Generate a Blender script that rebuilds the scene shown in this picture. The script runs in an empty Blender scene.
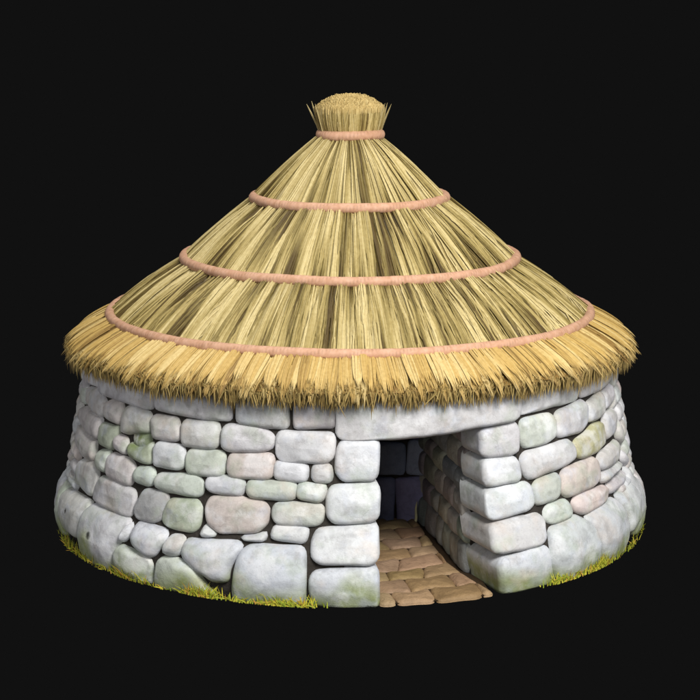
import bpy, math, random
import numpy as np
from mathutils import noise as mn, Vector

random.seed(7)
rng = np.random.default_rng(7)
scene = bpy.context.scene
COL = scene.collection
R = math.radians

# ------------------------------------------------------------------ camera
CAM_H, CAM_D, FPX, PITCH = 5.52, 19.62, 1970.0, 0.1922
cp, sp_ = math.cos(PITCH), math.sin(PITCH)
cam_d = bpy.data.cameras.new('camera')
cam = bpy.data.objects.new('camera', cam_d)
COL.objects.link(cam)
cam.location = (0, -CAM_D, CAM_H)
cam.rotation_euler = (math.pi / 2 - PITCH, 0, 0)
cam_d.sensor_width = 36.0
cam_d.lens = FPX / 700.0 * 36.0
cam_d.clip_end = 500
scene.camera = cam


def ray(x, y):
    u = (x - 350) / FPX
    v = (350 - y) / FPX
    return np.array([0, -CAM_D, CAM_H]), np.array([u, cp + v * sp_, -sp_ + v * cp])


# ------------------------------------------------------------------ helpers
def tag(o, label=None, cat=None, group=None, kind=None):
    if label: o['label'] = label
    if cat: o['category'] = cat
    if group: o['group'] = group
    if kind: o['kind'] = kind
    return o


class MB:
    """collects vertices, faces and a colour per vertex; builds ONE mesh object"""
    def __init__(s):
        s.v, s.f4, s.f3, s.c, s.n, s.mi, s.m4, s.m3 = [], [], [], [], 0, 0, [], []

    def add(s, v, f, c):
        v = np.asarray(v, float)
        s.v.append(v)
        c = np.asarray(c, float)
        if c.ndim == 1: c = np.tile(c, (len(v), 1))
        s.c.append(c)
        f = np.asarray(f, int)
        if len(f):
            (s.f4 if f.shape[1] == 4 else s.f3).append(f + s.n)
            (s.m4 if f.shape[1] == 4 else s.m3).append(np.full(len(f), s.mi))
        s.n += len(v)

    def more3(s, f, base):
        s.f3.append(np.asarray(f, int) + base)
        s.m3.append(np.full(len(f), s.mi))

    def build(s, name, mat, parent=None, smooth=True):
        V = np.concatenate(s.v); C = np.concatenate(s.c)
        F = []
        loops, starts, tot = [], [], 0
        for arr, k in ((s.f4, 4), (s.f3, 3)):
            if arr:
                a = np.concatenate(arr)
                loops.append(a.ravel())
                starts.append(np.arange(len(a)) * k + tot)
                tot += a.size
        L = np.concatenate(loops); S = np.concatenate(starts)
        me = bpy.data.meshes.new(name)
        me.vertices.add(len(V)); me.vertices.foreach_set('co', V.ravel())
        me.loops.add(len(L)); me.loops.foreach_set('vertex_index', L.astype(np.int32))
        me.polygons.add(len(S)); me.polygons.foreach_set('loop_start', S.astype(np.int32))
        me.update(calc_edges=True)
        me.validate()
        at = me.attributes.new('tint', 'FLOAT_COLOR', 'POINT')
        at.data.foreach_set('color', np.c_[C, np.ones(len(C))].astype(np.float32).ravel())
        me.polygons.foreach_set('use_smooth', np.full(len(me.polygons), smooth))
        for m_ in (mat if isinstance(mat, (list, tuple)) else [mat]): me.materials.append(m_)
        MI = np.concatenate([x for x in s.m4 + s.m3])
        me.polygons.foreach_set('material_index', MI.astype(np.int32))
        if isinstance(mat, (list, tuple)): me.polygons.foreach_set('use_smooth', MI == 0)
        o = bpy.data.objects.new(name, me)
        COL.objects.link(o)
        if parent: o.parent = parent
        return o


# ------------------------------------------------------------------ materials
def mat_base(name):
    m = bpy.data.materials.new(name)
    m.use_nodes = True
    nt = m.node_tree
    b = nt.nodes['Principled BSDF']
    return m, nt, b


def N(nt, t, **kw):
    n = nt.nodes.new(t)
    for k, v in kw.items():
        if k.startswith('i_'):
            n.inputs[k[2:].replace('_', ' ')].default_value = v
        else:
            setattr(n, k, v)
    return n


def mixc(nt, fac, a, b, mode='MIX'):
    n = nt.nodes.new('ShaderNodeMix')
    n.data_type = 'RGBA'; n.blend_type = mode
    for sock, val in ((n.inputs[0], fac), (n.inputs[6], a), (n.inputs[7], b)):
        if hasattr(val, 'links') or isinstance(val, bpy.types.NodeSocket):
            nt.links.new(val, sock)
        elif isinstance(val, (int, float)):
            sock.default_value = val
        else:
            sock.default_value = (*val, 1)
    return n.outputs[2]


def ramp(nt, src, p0, p1, c0=0.0, c1=1.0):
    n = nt.nodes.new('ShaderNodeMapRange')
    n.interpolation_type = 'SMOOTHSTEP'
    n.inputs[1].default_value = p0; n.inputs[2].default_value = p1
    n.inputs[3].default_value = c0; n.inputs[4].default_value = c1
    nt.links.new(src, n.inputs[0])
    return n.outputs[0]


def stone_material(name, mossy=True, spots=(), rough=0.52, bump=0.2):
    m, nt, b = mat_base(name)
    at = N(nt, 'ShaderNodeAttribute', attribute_name='tint')
    tc = N(nt, 'ShaderNodeTexCoord')
    P = tc.outputs['Object']

    def noise(scale, detail=4, rough_=0.55):
        n = N(nt, 'ShaderNodeTexNoise')
        n.inputs['Scale'].default_value = scale
        n.inputs['Detail'].default_value = detail
        n.inputs['Roughness'].default_value = rough_
        nt.links.new(P, n.inputs['Vector'])
        return n.outputs['Fac']
    n1, n2, n3, n4 = noise(2.6), noise(4.3, 5), noise(17, 6, 0.65), noise(70, 3)
    col = at.outputs['Color']
    if mossy:
        col = mixc(nt, ramp(nt, n2, 0.48, 0.68, 0, 0.42), col, (0.37, 0.43, 0.32))
        n5 = noise(3.1, 4)
        col = mixc(nt, ramp(nt, n5, 0.52, 0.68, 0, 0.36), col, (0.58, 0.48, 0.40))
        n6 = noise(5.7, 3)
        col = mixc(nt, ramp(nt, n6, 0.52, 0.70, 0, 0.35), col, (0.56, 0.60, 0.70))
    col = mixc(nt, ramp(nt, n3, 0.38, 0.72, 0, 0.45), col, (0.80, 0.80, 0.82), 'MULTIPLY')
    n7 = noise(7.5, 5, .6)
    col = mixc(nt, ramp(nt, n7, 0.46, 0.66, 0, 0.55), col, (0.66, 0.65, 0.64), 'MULTIPLY')
    n8 = noise(3.6, 5, .6)
    if mossy: col = mixc(nt, ramp(nt, n8, 0.50, 0.66, 0, 0.42), col, (0.82, 0.82, 0.83))
    col = mixc(nt, ramp(nt, n4, 0.56, 0.72, 0, 0.30), col, (0.55, 0.54, 0.52), 'MULTIPLY')
    # hairline cracks
    wv = N(nt, 'ShaderNodeTexVoronoi', feature='DISTANCE_TO_EDGE')
    wv.inputs['Scale'].default_value = 3.3
    wm = N(nt, 'ShaderNodeVectorMath', operation='MULTIPLY_ADD')
    nn = N(nt, 'ShaderNodeTexNoise'); nn.inputs['Scale'].default_value = 5; nn.inputs['Detail'].default_value = 4
    nt.links.new(P, nn.inputs['Vector'])
    nt.links.new(nn.outputs['Color'], wm.inputs[0]); wm.inputs[1].default_value = (0.3, 0.3, 0.3)
    nt.links.new(P, wm.inputs[2]); nt.links.new(wm.outputs[0], wv.inputs['Vector'])
    crack = ramp(nt, wv.outputs['Distance'], 0.0, 0.035, 1, 0)
    gate = ramp(nt, n1, 0.50, 0.62)
    cg = N(nt, 'ShaderNodeMath', operation='MULTIPLY')
    nt.links.new(crack, cg.inputs[0]); nt.links.new(gate, cg.inputs[1])
    col = mixc(nt, cg.outputs[0], col, (0.86, 0.85, 0.85), 'MULTIPLY')
    for (x, y, z, r_) in spots:          # shade of small holes in two boulders, painted into the colour
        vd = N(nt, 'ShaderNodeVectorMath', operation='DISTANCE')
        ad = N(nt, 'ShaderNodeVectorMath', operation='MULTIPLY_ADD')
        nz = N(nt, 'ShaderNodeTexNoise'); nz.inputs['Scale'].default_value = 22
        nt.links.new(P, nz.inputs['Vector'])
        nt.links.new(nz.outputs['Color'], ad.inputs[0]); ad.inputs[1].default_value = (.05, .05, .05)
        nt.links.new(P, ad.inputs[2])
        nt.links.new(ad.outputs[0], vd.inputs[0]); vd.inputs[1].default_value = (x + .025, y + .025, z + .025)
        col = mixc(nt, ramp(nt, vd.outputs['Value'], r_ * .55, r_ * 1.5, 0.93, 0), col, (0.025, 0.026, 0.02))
    nt.links.new(col, b.inputs['Base Color'])
    b.inputs['Roughness'].default_value = rough
    b.inputs['Specular IOR Level'].default_value = 0.35
    # bump
    s1 = N(nt, 'ShaderNodeMath', operation='MULTIPLY_ADD'); s1.inputs[1].default_value = 1.2
    nt.links.new(n3, s1.inputs[0])
    s2 = N(nt, 'ShaderNodeMath', operation='MULTIPLY'); s2.inputs[1].default_value = 0.25
    nt.links.new(n4, s2.inputs[0]); nt.links.new(s2.outputs[0], s1.inputs[2])
    s3 = N(nt, 'ShaderNodeMath', operation='MULTIPLY_ADD'); s3.inputs[1].default_value = -0.16
    nt.links.new(cg.outputs[0], s3.inputs[0]); nt.links.new(s1.outputs[0], s3.inputs[2])
    bp = N(nt, 'ShaderNodeBump'); bp.inputs['Strength'].default_value = bump; bp.inputs['Distance'].default_value = 0.03
    nt.links.new(s3.outputs[0], bp.inputs['Height'])
    nt.links.new(bp.outputs['Normal'], b.inputs['Normal'])
    return m


def straw_material(name, rough=0.55):
    m, nt, b = mat_base(name)
    at = N(nt, 'ShaderNodeAttribute', attribute_name='tint')
    tc = N(nt, 'ShaderNodeTexCoord')
    n = N(nt, 'ShaderNodeTexNoise'); n.inputs['Scale'].default_value = 30; n.inputs['Detail'].default_value = 4
    nt.links.new(tc.outputs['Object'], n.inputs['Vector'])
    col = mixc(nt, ramp(nt, n.outputs['Fac'], 0.35, 0.7, 0, 0.45), at.outputs['Color'], (0.72, 0.66, 0.5), 'MULTIPLY')
    nt.links.new(col, b.inputs['Base Color'])
    b.inputs['Roughness'].default_value = rough
    b.inputs['Specular IOR Level'].default_value = 0.3
    return m


def plain_material(name, col, rough=0.8, scale=12, amt=0.5, spec=0.3, bump=0.2):
    m, nt, b = mat_base(name)
    tc = N(nt, 'ShaderNodeTexCoord')
    n = N(nt, 'ShaderNodeTexNoise'); n.inputs['Scale'].default_value = scale; n.inputs['Detail'].default_value = 6
    nt.links.new(tc.outputs['Object'], n.inputs['Vector'])
    c = mixc(nt, ramp(nt, n.outputs['Fac'], 0.3, 0.7, 0, amt), col, (0.5, 0.48, 0.45), 'MULTIPLY')
    nt.links.new(c, b.inputs['Base Color'])
    b.inputs['Roughness'].default_value = rough
    b.inputs['Specular IOR Level'].default_value = spec
    if bump:
        bp = N(nt, 'ShaderNodeBump'); bp.inputs['Strength'].default_value = bump; bp.inputs['Distance'].default_value = 0.02
        nt.links.new(n.outputs['Fac'], bp.inputs['Height']); nt.links.new(bp.outputs['Normal'], b.inputs['Normal'])
    return m


def tint_material(name, rough=0.7, spec=0.25):
    m, nt, b = mat_base(name)
    at = N(nt, 'ShaderNodeAttribute', attribute_name='tint')
    nt.links.new(at.outputs['Color'], b.inputs['Base Color'])
    b.inputs['Roughness'].default_value = rough
    b.inputs['Specular IOR Level'].default_value = spec
    return m


# ------------------------------------------------------------------ the wall's surface of revolution
ZP = np.array([-0.3, -0.05, 0.10, 0.22, 0.38, 0.50, 0.58, 0.70, 0.90, 1.20, 1.42, 1.75, 2.1])
RP = np.array([2.88, 2.93, 2.97, 2.98, 2.95, 2.89, 2.86, 2.84, 2.81, 2.75, 2.71, 2.66, 2.62])


def Rs(z, th):
    front = np.clip(np.cos(th), 0, 1) ** 2
    return np.interp(z, ZP, RP) + 0.10 * front * np.clip(1 - z / 1.1, 0, 1.2)


RU = 2.85                                   # metres of wall per radian


def wall_pt(u, v, h):
    th = np.asarray(u) / RU
    z = np.asarray(v)
    r = Rs(z, th) - 0.062 + np.asarray(h)
    return np.stack([r * np.sin(th), -r * np.cos(th), z + 0 * r], -1)


def to_wall(x, y):
    """where the sight line of a traced point meets the wall: (u, v)"""
    o, d = ray(x, y)
    t = np.linspace(15.5, 20.6, 1400)
    P = o + t[:, None] * d
    r = np.hypot(P[:, 0], P[:, 1]); th = np.arctan2(P[:, 0], -P[:, 1])
    g = r - Rs(P[:, 2], th)
    k = np.argmax(g < 0) if (g < 0).any() else np.argmin(g)
    return float(np.clip(th[k], -R(84), R(84))) * RU, P[k, 2]


# ------------------------------------------------------------------ stones
def smooth_outline(poly, step=0.07, its=3, spacing=0.03):
    p = np.asarray(poly, float)
    a = np.roll(p, -1, 0)
    if ((p[:, 0] * a[:, 1] - a[:, 0] * p[:, 1]).sum()) < 0: p = p[::-1]
    q = []
    for i in range(len(p)):
        b = p[(i + 1) % len(p)]; L = np.linalg.norm(b - p[i]); k = max(1, int(math.ceil(L / step)))
        for j in range(k): q.append(p[i] + (b - p[i]) * j / k)
    q = np.array(q)
    for _ in range(its):
        q = 0.5 * q + 0.25 * (np.roll(q, 1, 0) + np.roll(q, -1, 0))
    # resample evenly
    c = np.vstack([q, q[:1]]); s = np.r_[0, np.cumsum(np.linalg.norm(np.diff(c, axis=0), axis=1))]
    n = max(18, int(s[-1] / spacing)); ss = np.linspace(0, s[-1], n, endpoint=False)
    return np.c_[np.interp(ss, s, c[:, 0]), np.interp(ss, s, c[:, 1])]


def seg_dist(P, O):
    A = O; B = np.roll(O, -1, 0); AB = B - A
    d = np.full(len(P), 1e9)
    for a, ab in zip(A, AB):
        t = np.clip(((P - a) @ ab) / max(ab @ ab, 1e-12), 0, 1)
        d = np.minimum(d, np.linalg.norm(P - a - t[:, None] * ab, axis=1))
    return d


TS = np.array([1, .985, .965, .94, .91, .875, .83, .77, .70, .61, .50, .37, .22, .10])


def stone(B, poly, surf, tint, H=0.07, w=0.075, depth=0.10, facets=3, grow=0.010, moss=None, rough=1.0, skirt=None, step=0.04, its=1):
    o = smooth_outline(poly, step, its)
    c = o.mean(0)
    if grow:
        tn = np.roll(o, -1, 0) - np.roll(o, 1, 0); tn /= np.linalg.norm(tn, axis=1, keepdims=True) + 1e-9
        o = o + np.c_[tn[:, 1], -tn[:, 0]] * grow
    sd = random.random() * 100
    o = o + np.array([[mn.noise((p[0] * 7, p[1] * 7, sd)), mn.noise((p[0] * 7, p[1] * 7, sd + 9))] for p in o]) * 0.007
    n = len(o)
    P = np.concatenate([c + t * (o - c) for t in TS] + [c[None]])
    d = seg_dist(P, o); d[:n] = 0
    inr = d.max(); ww = min(w, inr * 0.95)
    e = np.clip(d / ww, 0, 1)
    h = H * np.clip(1 - (1 - e) ** 2.2, 0, 1) ** .62 + 0.014 * np.clip(d / max(inr, .05), 0, 1) ** 1.5
    for _ in range(facets):
        a = random.uniform(0, 2 * math.pi); sl = random.uniform(0.12, 0.38) * min(1.0, .28 / max(np.ptp(o, 0).max(), .05) + .25)
        pr = (P - c) @ np.array([math.cos(a), math.sin(a)])
        cut = H * 1.05 + 0.012 - sl * (pr - random.uniform(0.1, 0.6) * pr.max())
        k = 0.008
        h = np.maximum(np.minimum(h, cut), h * .62)
    nz = np.array([mn.noise((p[0] * 4.5, p[1] * 4.5, sd)) * 0.012 + mn.noise((p[0] * 13, p[1] * 13, sd)) * 0.003 for p in P])
    h = h + nz * np.clip(d / 0.04, 0, 1) * rough
    h = np.where(np.arange(len(h)) < n, 0, h)
    V = surf(P[:, 0], P[:, 1], h)
    sk = skirt if skirt is not None else (-0.03, -depth)
    low = [surf(o[:, 0], o[:, 1], np.full(n, hh)) for hh in sk]
    rings = len(TS)
    V = np.concatenate([V] + low)
    V[:, 2] = np.clip(V[:, 2], -0.010, 1.86)          # bedded on the ground, topped off under the thatch
    idx = np.arange(n); nx = (idx + 1) % n
    F = []
    for k in range(rings - 1):
        F.append(np.c_[k * n + idx, k * n + nx, (k + 1) * n + nx, (k + 1) * n + idx])
    base = rings * n + 1
    prev = 0
    for j in range(len(sk)):
        F.append(np.c_[base + j * n + idx, base + j * n + nx, prev + nx, prev + idx])
        prev = base + j * n
    C = np.tile(np.asarray(tint, float), (len(V), 1))
    if moss is not None: C = moss(V, C)
    b0 = B.n
    B.add(V, np.concatenate(F), C)
    cen = rings * n
    B.more3(np.c_[(rings - 1) * n + idx, (rings - 1) * n + nx, np.full(n, cen)], b0)


PAL = {'g': (.565, .57, .575), 'b': (.55, .57, .60), 'w': (.575, .55, .525), 'p': (.60, .53, .49), 'e': (.51, .55, .48),
       'y': (.46, .44, .26), 'd': (.42, .41, .405), 'l': (.62, .63, .645), 'n': (.56, .545, .545), 'm': (.44, .48, .365), 'k': (.10, .12, .045)}


def jit(c, a=0.035):
    k = 1 + random.uniform(-a, a) * 1.6
    return np.clip(np.array(c) * k + np.random.default_rng(random.randrange(10 ** 6)).uniform(-a, a, 3) * 0.35, 0, 0.8)


def moss_fn(V, C):
    """green stain that has crept up from the turf, and round the gap in the left wall"""
    C = C.copy()
    for i, p in enumerate(V):
        n = mn.noise((p[0] * 3.1, p[1] * 3.1, p[2] * 2)) * 0.5 + 0.5
        n2 = mn.noise((p[0] * 9 + 4, p[1] * 9, p[2] * 9)) * 0.5 + 0.5
        top = 0.10 + 0.36 * n ** 1.5
        f = np.clip((top - p[2]) / 0.16, 0, 1) * (0.45 + 0.5 * n2)
        if f > 0: C[i] = C[i] * (1 - f) + np.array((.25, .30, .045)) * f
        dd = np.linalg.norm(p - MOSS_SPOT)
        f = np.clip((0.24 - dd) / 0.15, 0, 1) * np.clip(n2 * 1.6, 0, 1) * 0.85
        if f > 0: C[i] = C[i] * (1 - f) + np.array((.16, .21, .06)) * f
    return C


u_, v_ = to_wall(136, 443)
MOSS_SPOT = wall_pt(u_, v_, 0.02)
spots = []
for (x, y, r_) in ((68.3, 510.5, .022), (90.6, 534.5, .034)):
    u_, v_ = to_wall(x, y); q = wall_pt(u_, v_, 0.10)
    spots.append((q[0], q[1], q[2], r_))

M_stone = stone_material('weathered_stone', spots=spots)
M_inner = stone_material('inner_stone', mossy=False, bump=0.5, rough=0.8)
M_floor = stone_material('paving_stone', mossy=False, bump=0.5, rough=0.6)
M_mortar = plain_material('dark_mortar', (.042, .037, .032), rough=0.95, scale=25, spec=0.1, bump=0.6)
M_straw = straw_material('straw')

A = (55, 370); Bq = (55, 480); Cq = (165, 380); Dq = (165, 480); Eq = (250, 390); Fq = (250, 480)
G = (460, 370); Hq = (510, 370); I = (460, 480); J = (510, 460)
WALL = [
 (A, 'n', [(140, 0), (205, 10), (203, 86), (150, 70), (136, 110), (130, 60)]),
 (A, 'n', [(210, -20), (470, 0), (478, 200), (440, 200), (330, 165), (210, 120)]),
 (Cq, 'n', [(-65, 0), (318, 30), (324, 207), (230, 207), (50, 180), (-62, 150)]),
 (Cq, 'd', [(345, 30), (613, 50), (614, 247), (480, 247), (345, 217)]),
 (Eq, 'd', [(212, 10), (428, 10), (425, 197), (213, 197)]),
 (A, 'w', [(150, 85), (205, 95), (240, 165), (228, 240), (180, 217), (145, 150)]),
 (A, 'w', [(112, 190), (140, 182), (222, 250), (202, 350), (150, 322), (115, 250)]),
 (A, 'w', [(95, 265), (125, 287), (190, 362), (182, 457), (140, 447), (100, 382), (90, 320)]),
 (A, 'w', [(238, 165), (262, 150), (322, 166), (326, 200), (307, 278), (240, 247), (232, 200)]),
 (A, 'w', [(335, 185), (360, 183), (466, 215), (466, 318), (430, 322), (385, 318), (355, 325), (316, 312), (318, 260)]),
 (A, 'm', [(215, 263), (305, 288), (307, 320), (272, 402), (208, 377), (204, 345)]),
 (A, 'w', [(283, 335), (300, 324), (347, 344), (347, 415), (332, 427), (282, 397)]),
 (A, 'm', [(349, 372), (372, 362), (398, 384), (432, 388), (474, 358), (472, 472), (440, 474), (355, 437)]),
 (A, 'k', [(372, 316), (458, 322), (470, 350), (452, 392), (400, 398), (376, 372)]),
 (A, 'w', [(468, 240), (488, 223), (602, 243), (617, 330), (602, 364), (473, 347)]),
 (Cq, 'w', [(70, 220), (90, 201), (252, 213), (264, 240), (257, 330), (237, 352), (83, 337), (66, 310)]),
 (Cq, 'n', [(272, 250), (298, 223), (480, 238), (547, 290), (532, 347), (480, 364), (298, 364), (267, 340)]),
 (Eq, 'g', [(123, 230), (148, 208), (412, 218), (428, 240), (417, 352), (380, 374), (148, 362), (120, 320)]),
 (A, 'l', [(481, 380), (500, 360), (632, 383), (640, 482), (612, 507), (479, 482)]),
 (Cq, 'e', [(92, 373), (113, 350), (283, 363), (294, 385), (287, 472), (260, 492), (108, 477), (90, 450)]),
 (Cq, 'p', [(303, 400), (318, 373), (533, 373), (543, 390), (533, 492), (500, 502), (328, 497), (298, 465)]),
 (Eq, 'l', [(113, 380), (128, 360), (282, 373), (291, 400), (282, 462), (250, 467), (123, 452), (110, 430)]),
 (Eq, 'g', [(305, 390), (318, 376), (408, 380), (415, 440), (402, 472), (318, 467), (303, 440)]),
 (A, 'e', [(205, 400), (255, 405), (265, 423), (240, 517), (200, 502), (194, 450)]),
 (A, 'w', [(248, 430), (273, 416), (362, 448), (390, 490), (367, 582), (340, 582), (243, 532), (240, 500)]),
 (A, 'e', [(381, 500), (400, 483), (472, 493), (490, 520), (477, 577), (450, 587), (383, 562), (376, 530)]),
 (Cq, 'e', [(-66, 500), (-50, 468), (152, 478), (187, 530), (172, 582), (150, 592), (0, 567), (-66, 540)]),
 (Cq, 'g', [(192, 500), (213, 483), (372, 488), (393, 520), (382, 577), (360, 587), (213, 567), (190, 540)]),
 (Cq, 'e', [(397, 530), (413, 506), (642, 513), (657, 540), (647, 602), (600, 607), (418, 597), (395, 565)]),
 (Eq, 'e', [(228, 500), (243, 468), (377, 478), (383, 500), (367, 562), (330, 572), (243, 552), (226, 530)]),
 (A, 'w', [(80, 440), (100, 443), (104, 540), (85, 520), (74, 480)]),
 (A, 'w', [(70, 490), (86, 526), (106, 547), (114, 578), (90, 562), (72, 527)]),
 (A, 'w', [(112, 450), (130, 443), (192, 468), (202, 530), (177, 632), (150, 627), (104, 567), (104, 500)]),
 (Bq, 'n', [(193, 20), (212, -18), (300, 8), (387, 60), (387, 110), (367, 187), (340, 187), (188, 112), (178, 90)]),
 (Bq, 'd', [(385, 130), (430, 48), (547, 68), (557, 100), (517, 202), (480, 222), (393, 197), (378, 165)]),
 (Dq, 'm', [(-21, 160), (8, 98), (152, 103), (174, 150), (162, 242), (130, 270), (8, 242), (-27, 210)]),
 (Dq, 'p', [(188, 140), (213, 88), (340, 86), (482, 113), (517, 150), (507, 222), (450, 272), (370, 272), (260, 272), (198, 220)]),
 (Fq, 'e', [(103, 150), (123, 118), (352, 126), (370, 150), (362, 222), (330, 239), (128, 227), (103, 195)]),
 (Fq, 'g', [(98, 270), (113, 230), (282, 238), (294, 265), (277, 327), (128, 307), (96, 295)]),
 (Dq, 'g', [(163, 272), (195, 222), (250, 275), (240, 288), (168, 288)]),
 (Dq, 'g', [(365, 290), (450, 282), (502, 262), (497, 312), (380, 307)]),
 # right of the door
 (Hq, 'n', [(45, 60), (355, 20), (359, 150), (200, 195), (47, 232)]),
 (Hq, 'n', [(363, 20), (515, -30), (520, 45), (470, 100), (368, 142)]),
 (Hq, 'e', [(63, 260), (88, 243), (217, 218), (242, 250), (244, 332), (200, 372), (78, 397), (63, 350)]),
 (Hq, 'n', [(237, 240), (253, 208), (382, 148), (400, 180), (397, 277), (370, 312), (263, 344), (243, 320)]),
 (Hq, 'w', [(400, 170), (470, 103), (483, 130), (481, 222), (450, 252), (403, 264)]),
 (Hq, 'n', [(476, 110), (515, 60), (526, 150), (490, 202), (483, 190)]),
 (Hq, 'g', [(63, 440), (88, 413), (312, 348), (343, 390), (343, 442), (300, 478), (108, 552), (83, 530)]),
 (Hq, 'y', [(333, 365), (440, 268), (477, 263), (492, 300), (490, 362), (440, 423), (363, 447), (343, 425)]),
 (Hq, 'w', [(480, 245), (495, 218), (526, 188), (542, 230), (537, 312), (500, 352), (488, 320)]),
 (Hq, 'w', [(542, 235), (567, 300), (572, 375), (550, 340), (540, 290)]),
 (Hq, 'e', [(126, 590), (148, 553), (252, 518), (267, 545), (264, 632), (240, 653), (143, 683), (128, 640)]),
 (Hq, 'p', [(264, 545), (284, 498), (432, 433), (457, 455), (472, 542), (440, 582), (298, 643), (270, 620)]),
 (Hq, 'w', [(455, 445), (475, 408), (547, 348), (558, 380), (553, 452), (500, 497), (468, 502), (456, 480)]),
 (Hq, 'n', [(474, 520), (562, 452), (570, 480), (540, 522), (480, 572), (467, 550)]),
 (Hq, 'n', [(500, 575), (577, 497), (583, 550), (562, 592), (520, 622), (504, 610)]),
 (Hq, 'n', [(572, 395), (592, 430), (593, 485), (576, 455)]),
 (J, 'p', [(323, 220), (348, 178), (492, 126), (508, 150), (503, 192), (460, 238), (380, 277), (338, 262)]),
 (J, 'e', [(183, 265), (203, 228), (302, 196), (325, 250), (323, 287), (280, 308), (208, 327), (188, 300)]),
]
PLINTH = [
 (Bq, 'w', [(34, 10), (80, 60), (172, 117), (140, 170), (106, 240), (103, 292), (60, 262), (28, 200), (16, 110)]),
 (Bq, 'g', [(113, 230), (145, 150), (180, 122), (340, 193), (365, 212), (318, 290), (287, 380), (280, 450), (215, 435), (140, 350), (109, 280)]),
 (Bq, 'l', [(340, 245), (371, 216), (352, 282), (327, 312), (318, 300)]),
 (Bq, 'b', [(374, 270), (400, 213), (547, 258), (543, 290), (482, 382), (455, 387), (383, 332), (370, 300)]),
 (Bq, 'e', [(288, 370), (310, 328), (455, 398), (472, 440), (470, 505), (380, 498), (296, 460)]),
 (Bq, 'g', [(528, 340), (565, 283), (632, 288), (638, 320), (605, 377), (560, 377), (528, 365)]),
 (Dq, 'e', [(-52, 410), (-20, 393), (50, 403), (130, 445), (232, 535), (232, 585), (100, 572), (0, 555), (-62, 520)]),
 (Dq, 'b', [(78, 350), (98, 303), (372, 318), (380, 340), (340, 390), (312, 440), (302, 512), (240, 515), (140, 452), (78, 390)]),
 (Dq, 'b', [(343, 450), (368, 370), (420, 333), (682, 343), (698, 380), (693, 500), (690, 615), (520, 618), (330, 600), (335, 520)]),
 (J, 'g', [(213, 390), (218, 350), (345, 282), (400, 308), (447, 360), (458, 400), (453, 480), (440, 545), (250, 610), (228, 520)]),
 (J, 'g', [(392, 300), (430, 260), (530, 193), (575, 230), (600, 290), (592, 390), (560, 455), (470, 515), (462, 400), (442, 350)]),
 (J, 'g', [(545, 180), (588, 100), (608, 110), (640, 150), (652, 220), (643, 310), (606, 370), (602, 280), (572, 222)]),
 (J, 'g', [(590, 35), (630, 66), (656, 130), (656, 190), (638, 200), (620, 140), (590, 100)]),
]
POST_L = [
 (Eq, 'l', [(430, 300), (460, 254), (640, 252), (649, 275), (646, 430), (622, 461), (460, 461), (424, 420)]),
 (Eq, 'l', [(378, 540), (400, 484), (640, 470), (653, 520), (651, 640), (622, 667), (420, 677), (383, 640)]),
 (Fq, 'l', [(303, 310), (330, 249), (635, 222), (646, 250), (646, 400), (605, 434), (340, 427), (303, 390)]),
 (Fq, 'b', [(293, 500), (315, 459), (635, 441), (646, 470), (646, 600), (640, 634), (320, 628), (293, 570)]),
]
POST_R = [
 (G, 'n', [(112, 315), (130, 302), (290, 260), (312, 300), (307, 412), (270, 433), (150, 443), (116, 430)]),
 (G, 'l', [(130, 462), (150, 450), (290, 437), (307, 460), (321, 547), (300, 563), (150, 592), (133, 580)]),
 (I, 'l', [(143, 70), (165, 55), (340, 13), (372, 30), (388, 122), (360, 158), (180, 208), (148, 200)]),
 (I, 'n', [(161, 245), (185, 225), (400, 168), (437, 195), (448, 292), (420, 333), (230, 374), (178, 372)]),
 (I, 'b', [(200, 430), (225, 398), (440, 333), (467, 360), (478, 450), (478, 520), (330, 560), (218, 572)]),
]
LINTEL = [(0, 0), 'n', [(335, 380), (340, 368), (515, 362), (522, 370), (521.5, 416), (515, 422), (480, 428), (440, 436), (395, 440), (350, 441), (339, 440), (335.5, 434)]]


def traced(item):
    o, t, pts = item
    k = 5.0 if o != (0, 0) else 1.0
    return [to_wall(o[0] + x / k, o[1] + y / k) for x, y in pts], PAL[t]


# ------------------------------------------------------------------ the hut
hut = bpy.data.objects.new('stone_hut', None)
COL.objects.link(hut)
tag(hut, 'round hut with rough grey stone wall, open doorway and conical straw roof', 'hut')

B = MB()
for it in WALL:
    p, t = traced(it)
    stone(B, p, wall_pt, jit(t), moss=moss_fn, H=0.066 if it[1] != 'k' else .03, w=.062)
# the far side, out of the photograph: coursed rubble of the same kind, taken up where the traced stones end


def reach(polys, z, side):
    """bearing to which the traced stones reach at height z, on one side"""
    best = R(60)
    for p in polys:
        for (a, b), (c, d) in zip(p, p[1:] + p[:1]):
            if (b - z) * (d - z) < 0:
                best = max(best, side * (a + (c - a) * (z - b) / (d - b)) / RU)
    return best


def mean_reach(polys, z0, z1, side):
    return float(np.mean([reach(polys, z0 + (z1 - z0) * f, side) for f in (.15, .4, .6, .85)]))


W_POLY = [traced(it)[0] for it in WALL]
P_POLY = [traced(it)[0] for it in PLINTH]
zs = [0.50, 0.62, 0.76, 0.93, 1.12, 1.29, 1.46, 1.68, 1.9]
for z0, z1 in zip(zs[:-1], zs[1:]):
    th = mean_reach(W_POLY, z0, z1, 1); TH1 = 2 * math.pi - mean_reach(W_POLY, z0, z1, -1)
    while th < TH1 - .02:
        wd = random.uniform(.20, .44) / RU; b = th + wd
        if b > TH1 - .05: b = TH1
        g_ = .004
        q = [(th * RU + g_, z0 + g_), (b * RU - g_, z0 + g_ + random.uniform(-.015, .02)), (b * RU - g_ + random.uniform(-.02, .02), z1 - g_), (th * RU + g_, z1 - g_ + random.uniform(-.02, .015))]
        stone(B, q, wall_pt, jit(PAL[random.choice('gwnegwp')]), H=0.066, w=.062)
        th = b
WB = B

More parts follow.
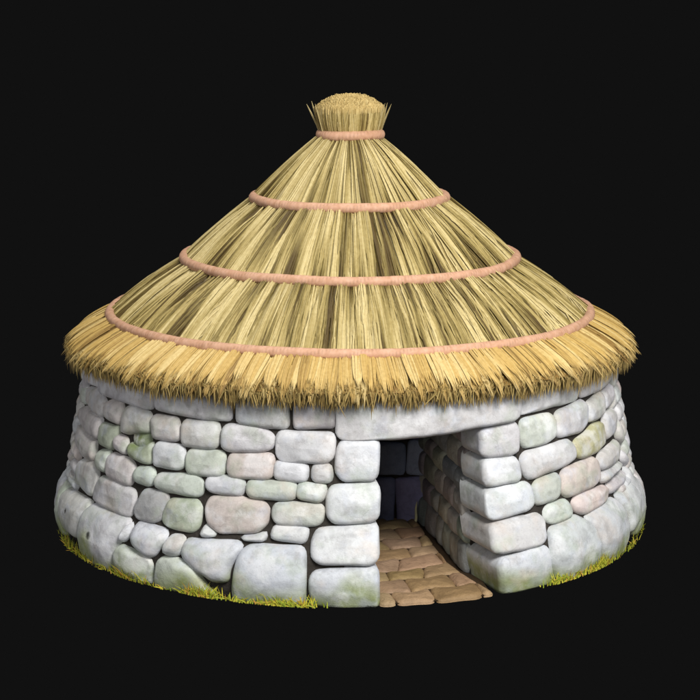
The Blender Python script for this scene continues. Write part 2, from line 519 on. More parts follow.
B = MB()
for it in PLINTH:
    p, t = traced(it)
    p = [(a, b - .10 if b < .10 else b) for a, b in p]
    stone(B, p, wall_pt, jit(t), moss=moss_fn, H=0.085, w=0.085, facets=5, rough=1.3, grow=.020)
th = mean_reach(P_POLY, .05, .4, 1)
TH1 = 2 * math.pi - mean_reach(P_POLY, .05, .4, -1)
while th < TH1 - .02:
    b = th + random.uniform(.4, .7) / RU
    if b > TH1 - .1: b = TH1
    q = [(th * RU, -.06), (b * RU, -.06), (b * RU - .01, random.uniform(.44, .53)), (th * RU + .01, random.uniform(.44, .53))]
    stone(B, q, wall_pt, jit(PAL[random.choice('gbwe')]), H=0.085, w=0.085, facets=5, rough=1.3, moss=moss_fn)
    th = b
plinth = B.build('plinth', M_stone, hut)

# doorway geometry
PA = np.array([1.10, -2.16]); PB = np.array([0.74, -0.36])       # foot of the right passage wall
PLa = np.array([0.17, -2.45]); PLb = np.array([-0.12, -0.36])    # foot of the left passage wall
PD = (PB - PA) / np.linalg.norm(PB - PA)


def block_surf(inward):
    inw = np.array([inward[0], inward[1], 0.0])

    def f(u, v, h):
        h = np.asarray(h)
        p = wall_pt(u, v, np.maximum(h, 0))
        return p + np.minimum(h, 0)[:, None] * -inw
    return f


def post(items, inward, depths, name, H):
    B = MB()
    for it, depth in zip(items, depths):
        p, t = traced(it)
        p = [(a, b - .07 if b < .07 else b) for a, b in p]
        stone(B, p, block_surf(inward), jit(t, .02), moss=moss_fn, H=H, w=0.06, facets=2, step=0.04, its=1, rough=.8,
              skirt=(-0.012, -0.03, -0.07, -depth * .5, -depth * .85, -depth))
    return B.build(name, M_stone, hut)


post_l = post(POST_L, np.array([-0.13, 0.99]), (.42,) * 4, 'doorpost', 0.08)
post_l['label'] = 'doorpost of four big pale blocks left of the doorway'
post_r = post(POST_R, np.array([-0.40, 0.917]), (.35, .41, .49, .57, .65), 'doorpost', 0.06)
post_r['label'] = 'doorpost of five stacked blocks showing their corner right of the doorway'

B = MB()
p, t = traced(LINTEL)
stone(B, p, block_surf(np.array([-0.15, 0.99])), jit(t, .01), H=0.10, w=0.06, facets=3, rough=1.3, skirt=(-0.02, -0.06, -0.3, -0.7))
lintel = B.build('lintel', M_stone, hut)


# passage walls and the wall at the back of the passage
def plane_surf(a, b, nrm):
    a = np.array([*a, 0.]); e = np.array([*b, 0.]) - a; L = np.linalg.norm(e); e /= L
    n3 = np.array([*nrm, 0.])

    def f(u, v, h):
        return a + np.asarray(u)[:, None] * e + np.asarray(v)[:, None] * np.array([0, 0, 1.]) + np.asarray(h)[:, None] * n3
    return f, L


def rubble(B, a, b, nrm, rows, wr, pal, H=.05, u0=0.0, dark=.12):
    f, L = plane_surf(a, b, nrm)
    z = -0.02
    for hgt in rows:
        u = u0 - random.uniform(0, dark)
        while u < L:
            wd = random.uniform(*wr); e = min(u + wd, L + .1)
            j = lambda: random.uniform(-.018, .018)
            q = [(u + .012 + j(), z + .012 + j()), (e - .012 + j(), z + .012 + j()), (e - .012 + j(), z + hgt - .012 + j()), (u + .012 + j(), z + hgt - .012 + j())]
            stone(B, q, f, jit(random.choice(pal), .08), H=H, w=.06, depth=.06)
            u = e
        z += hgt


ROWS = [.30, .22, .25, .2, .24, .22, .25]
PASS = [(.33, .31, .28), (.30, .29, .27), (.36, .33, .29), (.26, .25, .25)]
nR = np.array([-PD[1], PD[0]]); nR = -nR if nR[0] > 0 else nR
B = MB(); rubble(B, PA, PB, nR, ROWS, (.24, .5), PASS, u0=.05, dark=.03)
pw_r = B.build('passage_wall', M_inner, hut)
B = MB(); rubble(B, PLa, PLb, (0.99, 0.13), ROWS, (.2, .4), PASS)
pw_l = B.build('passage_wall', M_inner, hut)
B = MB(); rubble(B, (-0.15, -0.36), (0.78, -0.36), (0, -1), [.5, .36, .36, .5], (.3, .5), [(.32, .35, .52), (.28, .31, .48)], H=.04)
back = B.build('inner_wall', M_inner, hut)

# mortar core: solid behind every stone (outer shell, top, passage linings, ceiling of the passage)
B = WB; B.mi = 1
NT, NZ = 180, 26
tA, tB = R(34), R(360) + R(-1.0)
ths = np.linspace(tA, tB, NT); zz = np.linspace(-0.008, 1.98, NZ)
TT, ZZ = np.meshgrid(ths, zz, indexing='ij')
r_o = Rs(ZZ, np.where(TT > math.pi, TT - 2 * math.pi, TT)) - 0.056
V = np.stack([r_o * np.sin(TT), -r_o * np.cos(TT), ZZ], -1).reshape(-1, 3)
ii, jj = np.meshgrid(np.arange(NT - 1), np.arange(NZ - 1), indexing='ij')
q = (ii * NZ + jj).ravel()
B.add(V, np.c_[q, q + NZ, q + NZ + 1, q + 1], (.1, .1, .1))
ri = 2.2
V = np.stack([ri * np.sin(TT), -ri * np.cos(TT), ZZ], -1).reshape(-1, 3)
B.add(V, np.c_[q + 1, q + NZ + 1, q + NZ, q], (.1, .1, .1))


def slab(B, a, b, off, z0, z1, thick, nrm):
    a = np.array(a) - np.array(nrm) * off; b = np.array(b) - np.array(nrm) * off
    c = b - np.array(nrm) * thick; d = a - np.array(nrm) * thick
    V = [(*p, z) for z in (z0, z1) for p in (a, b, c, d)]
    B.add(V, [(0, 1, 5, 4), (1, 2, 6, 5), (2, 3, 7, 6), (3, 0, 4, 7), (4, 5, 6, 7), (3, 2, 1, 0)], (.1, .1, .1))


slab(B, PA, PB + PD * .1, .012, -.008, 1.95, .25, nR)
slab(B, PLa, PLb + np.array([0, .1]), .012, -.008, 1.95, .25, np.array([0.99, 0.13]))
slab(B, (-0.3, -0.36), (0.9, -0.36), .012, -.008, 1.95, .2, np.array([0., -1.]))
# cheeks closing the shell beside the door, and the passage ceiling
for (t, sg) in ((R(-1.0), 1), (R(34), -1)):
    ro = 2.53
    a = np.array([ro * math.sin(t), -ro * math.cos(t)]); b = np.array([2.2 * math.sin(t), -2.2 * math.cos(t)])
    n2 = np.array([math.cos(t), math.sin(t)]) * sg
    slab(B, a, b, 0.0, -.008, 1.95, .06, n2)
V = [(x, y, z) for z in (1.62, 1.74) for (x, y) in ((-.25, -2.42), (1.0, -2.28), (.95, -.3), (-.3, -.3))]
B.add(V, [(0, 1, 5, 4), (1, 2, 6, 5), (2, 3, 7, 6), (3, 0, 4, 7), (4, 5, 6, 7), (3, 2, 1, 0)], (.1, .1, .1))
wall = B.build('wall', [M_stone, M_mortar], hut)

# ------------------------------------------------------------------ roof
ROPES = [(0.327, 3.888), (1.004, 3.262), (1.706, 2.665), (2.45, 2.130)]
bpx = [(85, 379), (110, 386), (150, 396), (200, 404), (250, 408), (300, 409), (350, 408), (400, 408), (450, 404), (500, 397), (550, 387), (600, 375), (615, 369)]
bt, bz = [], []
for x, y in bpx:
    o, d = ray(x, y)
    t = np.linspace(15.5, 20.2, 3000); P = o + t[:, None] * d
    g = np.hypot(P[:, 0], P[:, 1]) - 2.73
    k = np.argmax(g < 0) if (g < 0).any() else np.argmin(g)
    bt.append(math.atan2(P[k, 0], -P[k, 1])); bz.append(P[k, 2])
bt = np.array(bt); bz = np.array(bz)
th_s = np.abs(bt); co = np.polyfit(np.cos(2 * th_s), bz, 1)        # low at the sides, high in front: a sagging eave


print('EAVE', co, (co[1]-co[0], co[1]+co[0]))


def zb(th):
    return np.clip(co[0] * np.cos(2 * np.asarray(th)) + co[1], 1.40, 1.80)


def tab(n, seed):
    g = np.random.default_rng(seed); return g.uniform(-1, 1, n)


def per(th, T):
    x = (np.asarray(th) / (2 * math.pi)) % 1.0 * len(T)
    i = np.floor(x).astype(int); f = x - i; f = f * f * (3 - 2 * f)
    return T[i % len(T)] * (1 - f) + T[(i + 1) % len(T)] * f


class Tier:
    def __init__(s, p0, p1, seed, bulge, nb):
        s.p0, s.p1, s.b = p0, p1, bulge
        s.Ta, s.Tb, s.Tc = tab(nb, seed), tab(nb, seed + 1), tab(int(nb * 2.7), seed + 2)
        g = np.random.default_rng(seed + 3)
        k = int(nb * 0.75)
        s.gt = g.uniform(0, 2 * math.pi, k); s.gw = g.uniform(.012, .034, k); s.gd = g.uniform(.03, .085, k)
        s.ge = g.uniform(.35, 1.1, k); s.gs = g.random(k) < .68
        s.gsl = g.normal(0, .035, k)

    def pt(s, th, t, off):
        th = np.asarray(th, float); t = np.asarray(t, float)
        r = s.p0[0] + (s.p1[0] - s.p0[0]) * t
        z = s.p0[1] + (s.p1[1] - s.p0[1]) * t
        L = math.hypot(s.p1[0] - s.p0[0], s.p1[1] - s.p0[1])
        nr, nz_ = -(s.p1[1] - s.p0[1]) / L, (s.p1[0] - s.p0[0]) / L
        amp = min(1.0, .35 + .65 * L)
        d = s.b * np.sin(math.pi * np.clip(t, 0, 1)) + amp * (.018 * (per(th, s.Ta) * (1 - t) + per(th, s.Tb) * t) + .009 * per(th, s.Tc))
        for gt, gw, gd, ge, gs, gl in zip(s.gt, s.gw, s.gd, s.ge, s.gs, s.gsl):
            tt = (1 - t) if gs else t
            pr = np.clip(1 - tt / ge, 0, 1) ** .8
            dth = (th - gt - gl * tt + math.pi) % (2 * math.pi) - math.pi
            d = d - amp * gd * pr * np.exp(-(dth * r / (gw * (.5 + pr))) ** 2)
        d = np.maximum(d, -.018 - .064 * np.clip(t * 5, 0, 1)) + off
        return np.stack([(r + nr * d) * np.sin(th), -(r + nr * d) * np.cos(th), z + nz_ * d], -1)


def strands(B, pts, width, col, lift=0.45, nrm=None, tip=None):
    """pts (n,k,3): straws as raised strips, outward side up; width (n,k); col (n,3) or (n,k,3)"""
    n, k, _ = pts.shape
    T = np.gradient(pts, axis=1); T /= np.linalg.norm(T, axis=2, keepdims=True) + 1e-9
    if nrm is None:
        nrm = pts.copy(); nrm[..., 2] = np.linalg.norm(pts[..., :2], axis=2) * 0.9; nrm /= np.linalg.norm(nrm, axis=2, keepdims=True) + 1e-9
    S = np.cross(T, nrm); S /= np.linalg.norm(S, axis=2, keepdims=True) + 1e-9
    Nn = np.cross(S, T)
    w = width[..., None] * .5
    V = np.stack([pts - S * w, pts + Nn * w * 2 * lift, pts + S * w], 2).reshape(-1, 3)
    a = np.arange(n)[:, None, None] * (k * 3) + np.arange(k - 1)[None, :, None] * 3 + np.arange(2)[None, None, :]
    a = a.ravel()
    F = np.c_[a, a + 1, a + 4, a + 3]
    if col.ndim == 2: col = np.repeat(col[:, None, :], k, 1)
    C = np.repeat(col, 3, 1).reshape(-1, 3)
    B.add(V, F, C)


PALE = np.array((.56, .455, .215)); MID = np.array((.37, .285, .105)); OLIVE = np.array((.20, .15, .045)); DARK = np.array((.085, .055, .014))
GOLD = np.array((.50, .335, .105)); GOLDP = np.array((.62, .47, .205)); BROWN = np.array((.23, .135, .038))


def lerp(a, b, f): return a + (b - a) * f[:, None]


def straw_cols(th, seed, nb, t=None):
    """weathered straw: pale, khaki and old brown stalks in streaks that run down the slope; th (n,), t (n,k) or None"""
    g = np.random.default_rng(seed)
    flat = t is None
    if flat: t = np.full((len(th), 1), .5)
    q = 0
    for k, (m, wgt) in enumerate(((1, .36), (2.3, .36), (5.5, .42))):
        a = per(th, tab(int(nb * m), seed + 5 + k)); b = per(th, tab(int(nb * m), seed + 15 + k)); c = per(th, tab(int(nb * m), seed + 25 + k))
        f = np.clip(t, 0, 1)
        q = q + wgt * (a[:, None] * (1 - f) + b[:, None] * f)
    q = np.clip(.43 + .90 * q + g.normal(0, .07, len(th))[:, None], 0, 1)[..., None]
    s_ = lambda x: np.clip(x, 0, 1) ** 2 * (3 - 2 * np.clip(x, 0, 1))
    c = PALE + (MID - PALE) * s_((q - .12) / .36)
    c = c + (OLIVE - c) * s_((q - .46) / .22)
    c = c + (DARK - c) * s_((q - .66) / .2)
    return c[:, 0] if flat else c


roofB = MB()
specs = [(110, .012, 520, 34), (111, .018, 1500, 80), (112, .022, 2600, 120)]
tiers = []
for i, (seed, bulge, ns, nb) in enumerate(specs):
    p0, p1 = ROPES[i], ROPES[i + 1]
    dz = 0.02
    T = Tier((p0[0] - .02, p0[1] - dz), (p1[0] - .03, p1[1] - .015), seed, bulge, nb)
    tiers.append(T)
    # thatch body
    nth = int(2 * math.pi * p1[0] / .012); nt_ = 22
    ths = np.linspace(0, 2 * math.pi, nth, endpoint=False); ts = np.linspace(-.02, 1.03, nt_)
    TH, TS_ = np.meshgrid(ths, ts, indexing='ij')
    V = T.pt(TH, TS_, -.012).reshape(-1, 3)
    ii, jj = np.meshgrid(np.arange(nth), np.arange(nt_ - 1), indexing='ij')
    a = (ii * nt_ + jj).ravel(); b = (((ii + 1) % nth) * nt_ + jj).ravel()
    C = straw_cols(ths, seed + 60, [34, 60, 88][i], TS_).reshape(-1, 3) * .85
    roofB.add(V, np.c_[a, a + 1, b + 1, b], C)
    # straws
    K = 7
    th = rng.uniform(0, 2 * math.pi, ns)
    t0 = np.where(rng.random(ns) < .45, 0, rng.uniform(0, .62, ns)); t1 = np.where(rng.random(ns) < .72, 1.0, np.clip(t0 + rng.uniform(.3, .8, ns), 0, 1))
    tt = t0[:, None] + (t1 - t0)[:, None] * np.linspace(0, 1, K)[None]
    thk = th[:, None] + rng.normal(0, .010, ns)[:, None] * (tt - .5) + rng.normal(0, .0016, (ns, K))
    off = rng.uniform(-.006, .014, ns)[:, None] + 0 * tt
    pts = T.pt(thk, tt, off)
    wd = rng.uniform(.010, .026, ns)[:, None] * np.interp(tt, [0, .3, 1], [.55 if i else .45, .85, 1.0])
    wd = wd * np.where((np.arange(K) == K - 1)[None] & (t1 < .999)[:, None], .15, 1) * np.where((np.arange(K) == 0)[None] & (t0 > 0)[:, None], .25, 1)
    strands(roofB, pts, wd, straw_cols(th, seed + 60, [34, 60, 88][i], tt))
# closed underside so that the roof is solid
nth = 120
ths = np.linspace(0, 2 * math.pi, nth, endpoint=False)
rings = [(2.38, 2.10), (2.42, 1.96), (2.0, 2.02), (1.0, 2.75), (0.02, 3.3)]
V = np.array([[(r * math.sin(t), -r * math.cos(t), z) for t in ths] for r, z in rings]).reshape(-1, 3)
F = []
for k in range(len(rings) - 1):
    a = k * nth + np.arange(nth); b = k * nth + (np.arange(nth) + 1) % nth
    F.append(np.c_[a, a + nth, b + nth, b])
roofB.add(V, np.concatenate(F), OLIVE)
roof = roofB.build('roof', M_straw, hut)

# eaves: the thick fringe of straw below the lowest rope
E_ = MB()


def eave_pt(th, t, off):
    z0 = zb(th)
    t = np.asarray(t)
    zt = 1.715 + (z0 - 1.43) * (.155 / .315)
    P0 = (2.40, 2.125 + 0 * z0); P1 = (2.56, 2.03 + 0 * z0); P2 = (2.74, zt + .125); P3 = (2.88, zt - .01)
    s = 1 - t
    r = s ** 3 * P0[0] + 3 * s * s * t * P1[0] + 3 * s * t * t * P2[0] + t ** 3 * P3[0]
    z = s ** 3 * P0[1] + 3 * s * s * t * P1[1] + 3 * s * t * t * P2[1] + t ** 3 * P3[1]
    f = np.clip(t, 0, 1)
    return np.stack([(r + off * (.55 + .4 * f)) * np.sin(th), -(r + off * (.55 + .4 * f)) * np.cos(th), z + off * (.8 - .5 * f)], -1)


gold_tab1, gold_tab2, len_tab = tab(150, 71), tab(420, 72), tab(260, 73)
nth, nt_ = 900, 14
ths = np.linspace(0, 2 * math.pi, nth, endpoint=False); ts = np.linspace(0, .93, nt_)
TH, TS_ = np.meshgrid(ths, ts, indexing='ij')
gro = tab(330, 74)
V = eave_pt(TH, TS_, -.035 + .02 * per(TH, gro)).reshape(-1, 3)
ii, jj = np.meshgrid(np.arange(nth), np.arange(nt_ - 1), indexing='ij')
a = (ii * nt_ + jj).ravel(); b = (((ii + 1) % nth) * nt_ + jj).ravel()
E_.add(V, np.c_[a, a + 1, b + 1, b], np.array(BROWN))
# underside of the eaves
prof = [(.93, None), (2.76, .17), (2.64, .10), (2.40, .14)]
rows = []
for k, (r, dz) in enumerate(prof):
    if k == 0: rows.append(eave_pt(ths, np.full(nth, .93), -.035 + .02 * per(ths, gro)))
    else: rows.append(np.stack([r * np.sin(ths), -r * np.cos(ths), zb(ths) + dz], -1))
V = np.concatenate(rows); F = []
for k in range(len(prof) - 1):
    a = k * nth + np.arange(nth); b = k * nth + (np.arange(nth) + 1) % nth
    F.append(np.c_[a, a + nth, b + nth, b])
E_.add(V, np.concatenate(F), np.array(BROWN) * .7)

# clumps of long straws: a top coat and a ragged under coat
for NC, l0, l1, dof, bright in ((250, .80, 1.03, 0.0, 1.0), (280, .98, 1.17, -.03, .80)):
    cth = (np.arange(NC) + rng.uniform(-.35, .35, NC)) / NC * 2 * math.pi
    ctip = cth + rng.normal(0, .006, NC); clen = rng.uniform(l0, l1, NC); coff = rng.uniform(-.018, .022, NC) + dof
    per_c = 26
    idx = np.repeat(np.arange(NC), per_c); n = len(idx); K = 7
    u0 = rng.uniform(-1, 1, n) * (2 * math.pi / NC) * .75
    u1 = u0 * rng.uniform(.05, .55, n) + rng.normal(0, .0025, n)
    t0 = np.where(rng.random(n) < .6, 0, rng.uniform(0, .4, n)); t1 = clen[idx] * rng.uniform(.86, 1.02, n) - np.abs(u0) * 5.5
    tt = t0[:, None] + (t1 - t0)[:, None] * np.linspace(0, 1, K)
    s = np.clip(tt, 0, 1) ** 2.2
    thk = cth[idx][:, None] + u0[:, None] * (1 - s) + (u1 + (ctip - cth)[idx])[:, None] * s
    off = (coff[idx] + rng.uniform(-.012, .014, n))[:, None] + .012 * np.sin(np.clip(tt, 0, 1) * 3.1)
    pts = eave_pt(thk, tt, off)
    wd = rng.uniform(.010, .022, n)[:, None] * np.interp(np.linspace(0, 1, K), [0, .6, .85, 1], [.9, 1, .65, .04])[None]
    q = np.clip(.46 + .28 * per(cth[idx], gold_tab1) + .2 * per(cth[idx] + u0, gold_tab2) + rng.normal(0, .22, NC)[idx] + rng.normal(0, .09, n), 0, 1)
    c = lerp(np.tile(GOLDP, (n, 1)), np.tile(GOLD, (n, 1)), np.clip(q / .5, 0, 1)); c = lerp(c, np.tile(BROWN, (n, 1)), np.clip((q - .68) / .3, 0, 1))
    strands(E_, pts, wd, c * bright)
# short cut bristles under the tips
n = 15000; K = 4
th = rng.uniform(0, 2 * math.pi, n)
dep = rng.random(n) ** .8
ztip = 1.735 + (zb(th) - 1.43) * (.165 / .315)
r0 = 2.865 - .22 * dep; ztop = ztip - .015 + .22 * dep * .5 + rng.normal(0, .012, n)
ln = (ztop - zb(th)) * rng.uniform(.55, 1.12, n) * np.where(rng.random(n) < .06, 1.18, 1); ln = ln * (1 + .14 * per(th, len_tab))
s = np.linspace(0, 1, K)[None]
lean = rng.normal(-.06, .05, n)[:, None]; side = rng.normal(0, .013, n)[:, None]
rr = r0[:, None] + lean * s * (1 - .6 * s); tk = th[:, None] + side * s
pts = np.stack([rr * np.sin(tk), -rr * np.cos(tk), ztop[:, None] - ln[:, None] * s], -1)
wd = rng.uniform(.007, .014, n)[:, None] * np.interp(s, [0, .6, 1], [1, .9, .1])
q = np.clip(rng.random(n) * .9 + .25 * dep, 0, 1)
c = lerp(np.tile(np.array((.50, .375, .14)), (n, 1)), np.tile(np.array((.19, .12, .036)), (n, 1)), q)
nrm = np.stack([np.sin(tk), -np.cos(tk), .25 + 0 * tk], -1)
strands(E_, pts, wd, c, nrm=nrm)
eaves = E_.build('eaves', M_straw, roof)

# topknot: the bundle of cut straw standing above the highest rope
K_ = MB()
n = 4600; K = 6
rad = np.sqrt(rng.random(n)); th = rng.uniform(0, 2 * math.pi, n)
out = rng.random(n) < .45
rad = np.where(out, rng.uniform(.88, 1.0, n), rad)
s = np.linspace(0, 1, K)[None]
zt = 4.155 + .125 * (1 - rad ** 2.6) + rng.normal(0, .006, n)
flare = rad * (.332 + rng.normal(0, .008, n))
rr = (rad * .285)[:, None] + (flare - rad * .285)[:, None] * (s ** .8) + .012 * np.sin(s * 3.14)
tk = th[:, None] + rng.normal(0, .05, n)[:, None] * s
z = 3.90 + (zt - 3.90)[:, None] * s
pts = np.stack([rr * np.sin(tk), -rr * np.cos(tk), z], -1)
wd = rng.uniform(.010, .018, n)[:, None] * np.interp(s, [0, 1], [.9, 1.0])
c = straw_cols(th, 500, 60) * .9 + .1 * GOLD
cb = np.repeat(c[:, None, :], K, 1)
endc = lerp(np.tile(np.array((.62, .47, .20)), (n, 1)), np.tile(np.array((.42, .30, .11)), (n, 1)), rng.random(n))
cb[:, -1] = endc
nrm = np.stack([np.sin(tk), -np.cos(tk), .15 + 0 * tk], -1)
strands(K_, pts, wd, cb, nrm=nrm, lift=.6)
# blunt little cut ends
hx = np.arange(6) / 6 * 2 * math.pi
for i in np.where(~out | (rng.random(n) < .5))[0][:3400]:
    p = pts[i, -1]; rr_ = rng.uniform(.004, .0065)
    V = np.array([[p[0] + rr_ * math.cos(a), p[1] + rr_ * math.sin(a), p[2] + rng.uniform(-.002, .002)] for a in hx] +
                 [[p[0] + rr_ * math.cos(a), p[1] + rr_ * math.sin(a), p[2] - .05] for a in hx] + [[p[0], p[1], p[2] + .003]])
    b0 = K_.n; k6 = np.arange(6)
    K_.add(V, np.c_[6 + k6, 6 + (k6 + 1) % 6, (k6 + 1) % 6, k6], endc[i])
    K_.more3(np.c_[k6, (k6 + 1) % 6, np.full(6, 12)], b0)
# stray straws standing off the sides
for (a, r1, z1) in ((-88, .43, 4.185), (-97, .385, 4.21), (90, .41, 4.185), (84, .372, 4.20), (-60, .395, 4.20), (62, .39, 4.205), (150, .40, 4.2), (200, .41, 4.19)):
    a = R(a); sv = np.linspace(0, 1, 6)
    rr_ = .31 + (r1 - .31) * sv ** 1.1; zz_ = 3.93 + (z1 - 3.93) * sv
    pt_ = np.stack([rr_ * math.sin(a), -rr_ * math.cos(a), zz_], -1)[None]
    for tw in (0, 1):
        nn = np.array([math.sin(a), -math.cos(a), .1]) if tw == 0 else np.array([math.cos(a), math.sin(a), .1])
        strands(K_, pt_, np.interp(sv, [0, .7, 1], [.018, .016, .003])[None], np.array([PALE * .8]), nrm=np.tile(nn, (1, 6, 1)), lift=.4)
topknot = K_.build('topknot', M_straw, roof)

# straw-bound ropes holding the thatch down
M_rope = straw_material('rope_fibre', rough=.6)


def rope(r, z, rad, seed):
    B = MB()
    n = max(160, int(2 * math.pi * r / .011)); m = 16
    ths = np.arange(n) / n * 2 * math.pi
    w1, w2, w3 = tab(max(9, int(r * 12)), seed), tab(max(9, int(r * 12)), seed + 1), tab(n // 3, seed + 2)
    wraps = max(20, round(2 * math.pi * r / .034)); hl = tab(wraps, seed + 4)
    ph = np.arange(m) / m * 2 * math.pi
    TH, PH = np.meshgrid(ths, ph, indexing='ij')
    tw = (TH + PH / (2 * math.pi) * (2 * math.pi / wraps))
    fr = (tw / (2 * math.pi) * wraps) % 1.0
    prof = np.abs(np.sin(math.pi * fr)) ** .5
    rr = rad * (1 + .010 * (prof - .6) + .02 * per(TH, w3) + .02 * np.array(per(tw, hl)))
    cr = r + .008 * per(TH, w1); cz = z + .007 * per(TH, w2)
    V = np.stack([(cr + rr * np.cos(PH)) * np.sin(TH), -(cr + rr * np.cos(PH)) * np.cos(TH), cz + rr * np.sin(PH)], -1).reshape(-1, 3)
    ii, jj = np.meshgrid(np.arange(n), np.arange(m), indexing='ij')
    a = (ii * m + jj).ravel(); b = (((ii + 1) % n) * m + jj).ravel(); jn = (jj + 1) % m
    c_ = (((ii + 1) % n) * m + jn).ravel(); d = (ii * m + jn).ravel()
    k = (per(tw, hl) * .5 + .5).reshape(-1)
    C = lerp(np.tile(np.array((.54, .30, .19)), (len(V), 1)), np.tile(np.array((.61, .365, .245)), (len(V), 1)), k)
    C = C * (1 - .25 * (np.exp(-(np.minimum(fr, 1 - fr) / .07) ** 2)).reshape(-1, 1))
    B.add(V, np.c_[a, b, c_, d], C)
    return B.build('rope_band', M_rope, roof)


for i, (r, z) in enumerate(ROPES):
    rope(r - .045 + (.012 if i == 0 else 0), z, .050 if i else .050, 900 + i * 10)

# ------------------------------------------------------------------ paved floor of the doorway and passage
B = MB()
ax = (PA + PLa) / 2; axd = ((PB + PLb) / 2 - ax); axd /= np.linalg.norm(axd); lat = np.array([axd[1], -axd[0]])
lat = lat if lat[0] > 0 else -lat


def floor_pt(u, v, h):
    u = np.asarray(u); v = np.asarray(v)
    x = 0.72 + u * lat[0] + v * axd[0]
    y0 = -np.sqrt(np.clip(3.06 ** 2 - np.clip(0.72 + u, -2, 2) ** 2, .1, 99))
    y = y0 + u * lat[1] * np.clip(v, 0, 1) + v * axd[1]
    return np.stack([x, y, 0.004 + np.asarray(h)], -1)


FLO = [(.34, .225, .115), (.38, .26, .14), (.29, .19, .095), (.36, .245, .14), (.32, .215, .115)]
DU, DV = .36, .32
_jv = {}


def fv(j_, r_):
    """shared, jittered corner of the paving pattern"""
    if (j_, r_) not in _jv:
        zig = .035 * (1 if (j_ + r_) % 2 else -1)
        _jv[(j_, r_)] = (-.62 + j_ * DU / 2 + random.uniform(-.06, .06), r_ * DV + zig + random.uniform(-.045, .045))
    a, b = _jv[(j_, r_)]
    umax = .585 - .25 * min(max(b, 0), .9)
    return min(max(a, -.455 if b < .5 else -.8), umax), max(b, 0.0)


for r_ in range(0, 9):
    for k in range(-1, 5):
        j0 = 2 * k + (r_ % 2)
        q = [fv(j0, r_), fv(j0 + 1, r_), fv(j0 + 2, r_), fv(j0 + 2, r_ + 1), fv(j0 + 1, r_ + 1), fv(j0, r_ + 1)]
        a = np.array(q); area_ = abs(np.sum(a[:, 0] * np.roll(a[:, 1], -1) - a[:, 1] * np.roll(a[:, 0], -1))) / 2
        if area_ < .010: continue
        stone(B, q, floor_pt, jit(random.choice(FLO), .04), H=.032, w=.05, depth=.05, facets=1, rough=.8, grow=.004, step=.05, its=4)
uu = np.linspace(-.44, .56, 12); vv = np.linspace(.03, 2.8, 24)
UU, VV = np.meshgrid(uu, vv, indexing='ij')
V = floor_pt(UU.ravel(), VV.ravel(), np.full(UU.size, .008))
ii, jj = np.meshgrid(np.arange(11), np.arange(23), indexing='ij'); q = (ii * 24 + jj).ravel()
B.add(V, np.c_[q, q + 24, q + 25, q + 1], (.045, .026, .012))
floor = B.build('floor', M_floor)
tag(floor, 'brown paved stone floor running in through the dark doorway', 'floor', kind='structure')

# ------------------------------------------------------------------ grass at the foot of the wall
gB = MB()
SPANS = [(72, 100, 130, .13), (92, 118, 170, .12), (136, 170, 240, .13), (118, 136, 50, .08), (203, 242, 260, .13), (172, 203, 40, .07), (268, 316, 320, .12), (242, 268, 50, .07),
         (524, 560, 240, .12), (552, 604, 380, .15), (604, 628, 60, .08), (628, 640, 60, .10)]
for x0, x1, cnt, hm in SPANS:
    for _ in range(int(cnt * .7)):
        c0 = random.gauss((x0 + x1) / 2, (x1 - x0) / 4)
        # bearing of this pixel column on the foot of the wall
        s_ = (c0 - 350) / 290.0
        th = math.asin(max(-.985, min(.985, s_)))
        r = Rs(0.0, th) + random.uniform(.0, .05)
        hgt = 1.0 * hm * random.uniform(.35, 1.0) * random.choice((1, 1, .7))
        p0 = np.array([r * math.sin(th), -r * math.cos(th), -.01])
        lean = np.array([math.sin(th) * random.uniform(-.02, .03) + random.gauss(0, .05) * math.cos(th), -math.cos(th) * random.uniform(-.02, .03) + random.gauss(0, .05) * math.sin(th), hgt])
        sv = np.linspace(0, 1, 4)[:, None]
        pts = p0 + lean * np.array([1, 1, 1]) * np.c_[sv ** 1.6, sv ** 1.6, sv]
        q = random.random()
        c = np.array((.24, .33, .03)) * (1 - q) + np.array((.62, .53, .05)) * q
        if random.random() < .12: c = np.array((.50, .30, .05))
        strands(gB, pts[None], np.array([[.013, .012, .008, .001]]), c[None], nrm=np.tile(np.array([math.sin(th), -math.cos(th), .2]), (1, 4, 1)), lift=.2)
grass = gB.build('grass', tint_material('grass_blades', rough=.6))
tag(grass, 'yellow green grass tufts along the foot of the stone wall', 'grass', kind='stuff')

# ------------------------------------------------------------------ pale stick added as the slit of light at the passage end
B = MB()
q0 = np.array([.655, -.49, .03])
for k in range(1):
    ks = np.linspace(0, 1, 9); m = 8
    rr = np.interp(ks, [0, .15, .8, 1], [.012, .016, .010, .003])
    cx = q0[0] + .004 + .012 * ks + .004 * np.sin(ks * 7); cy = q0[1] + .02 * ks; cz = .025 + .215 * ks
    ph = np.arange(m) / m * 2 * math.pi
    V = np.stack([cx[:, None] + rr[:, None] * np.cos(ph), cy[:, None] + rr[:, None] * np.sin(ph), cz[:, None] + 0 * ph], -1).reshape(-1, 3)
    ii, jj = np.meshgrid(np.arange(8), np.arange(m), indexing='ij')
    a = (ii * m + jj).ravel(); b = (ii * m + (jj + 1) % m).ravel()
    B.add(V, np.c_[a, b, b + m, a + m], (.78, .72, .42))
light_slit = B.build('light_sliver', tint_material('pale_sliver', rough=.5))
tag(light_slit, 'thin pale stick standing in for a slit of light in the dark corner of the passage', 'light_slit')

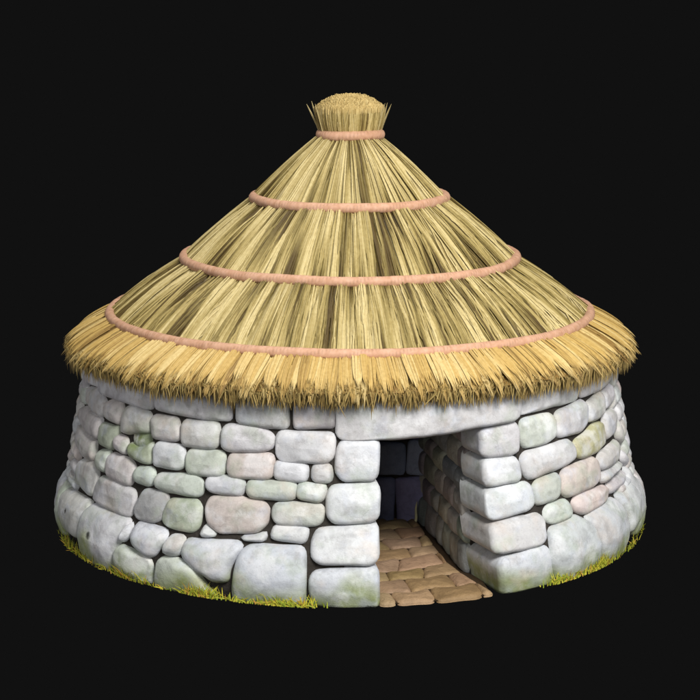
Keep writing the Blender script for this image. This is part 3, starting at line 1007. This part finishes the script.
# ------------------------------------------------------------------ ground
gm, nt, bb = mat_base('black_ground')
bb.inputs['Base Color'].default_value = (.005, .005, .005, 1)
bb.inputs['Roughness'].default_value = 1.0
bb.inputs['Specular IOR Level'].default_value = 0.0
B = MB()
n = 96; ph = np.arange(n) / n * 2 * math.pi
rs = [0.0, 1.2, 2.0, 2.75]
V = np.concatenate([np.stack([r * np.sin(ph), -r * np.cos(ph), np.full(n, -.012)], -1) for r in rs[1:]] + [np.array([[0, 0, -.012]])])
i0 = np.arange(n); i1 = (i0 + 1) % n
B.add(V, np.concatenate([np.c_[i0 + k * n, i0 + (k + 1) * n, i1 + (k + 1) * n, i1 + k * n] for k in range(2)]), (0, 0, 0))
B.more3(np.c_[np.full(n, 3 * n), i0, i1], 0)
ground = B.build('ground', gm)
tag(ground, 'plain black ground under the hut', 'ground', kind='structure')

# ------------------------------------------------------------------ light
w = bpy.data.worlds.new('World'); scene.world = w; w.use_nodes = True
w.node_tree.nodes['Background'].inputs[0].default_value = (.0056, .0056, .0056, 1)
w.node_tree.nodes['Background'].inputs[1].default_value = 1.0


def area(name, loc, target, size, power, col=(1, 1, 1)):
    l = bpy.data.lights.new(name, 'AREA'); l.shape = 'DISK'; l.size = size; l.energy = power; l.color = col
    o = bpy.data.objects.new(name, l); COL.objects.link(o); o.location = loc
    o.rotation_euler = (Vector(target) - Vector(loc)).to_track_quat('-Z', 'Y').to_euler()
    return o


area('key_lamp', (4.5, -14, 12.5), (0, 0, 1.5), 6, 3900, (1, .985, .96))
area('fill_lamp', (-3, -18, 5.0), (0, 0, 1.3), 7, 420, (.97, .98, 1))
area('side_lamp', (15, -5, 5), (0, 0, 1.3), 6, 700, (.97, .98, 1))
area('left_lamp', (-15, -5, 5), (0, 0, 1.3), 6, 420, (.98, .98, 1))
area('top_lamp', (-2, 1, 15), (0, 0, 2), 7, 800, (1, 1, 1))

scene.view_settings.view_transform = 'Standard'
scene.view_settings.look = 'None'
scene.view_settings.exposure = 0
scene.view_settings.gamma = 1
scene.view_settings.use_curve_mapping = False
scene.render.resolution_x = 1024
scene.render.resolution_y = 1024
scene.cycles.max_bounces = 4
scene.cycles.diffuse_bounces = 2
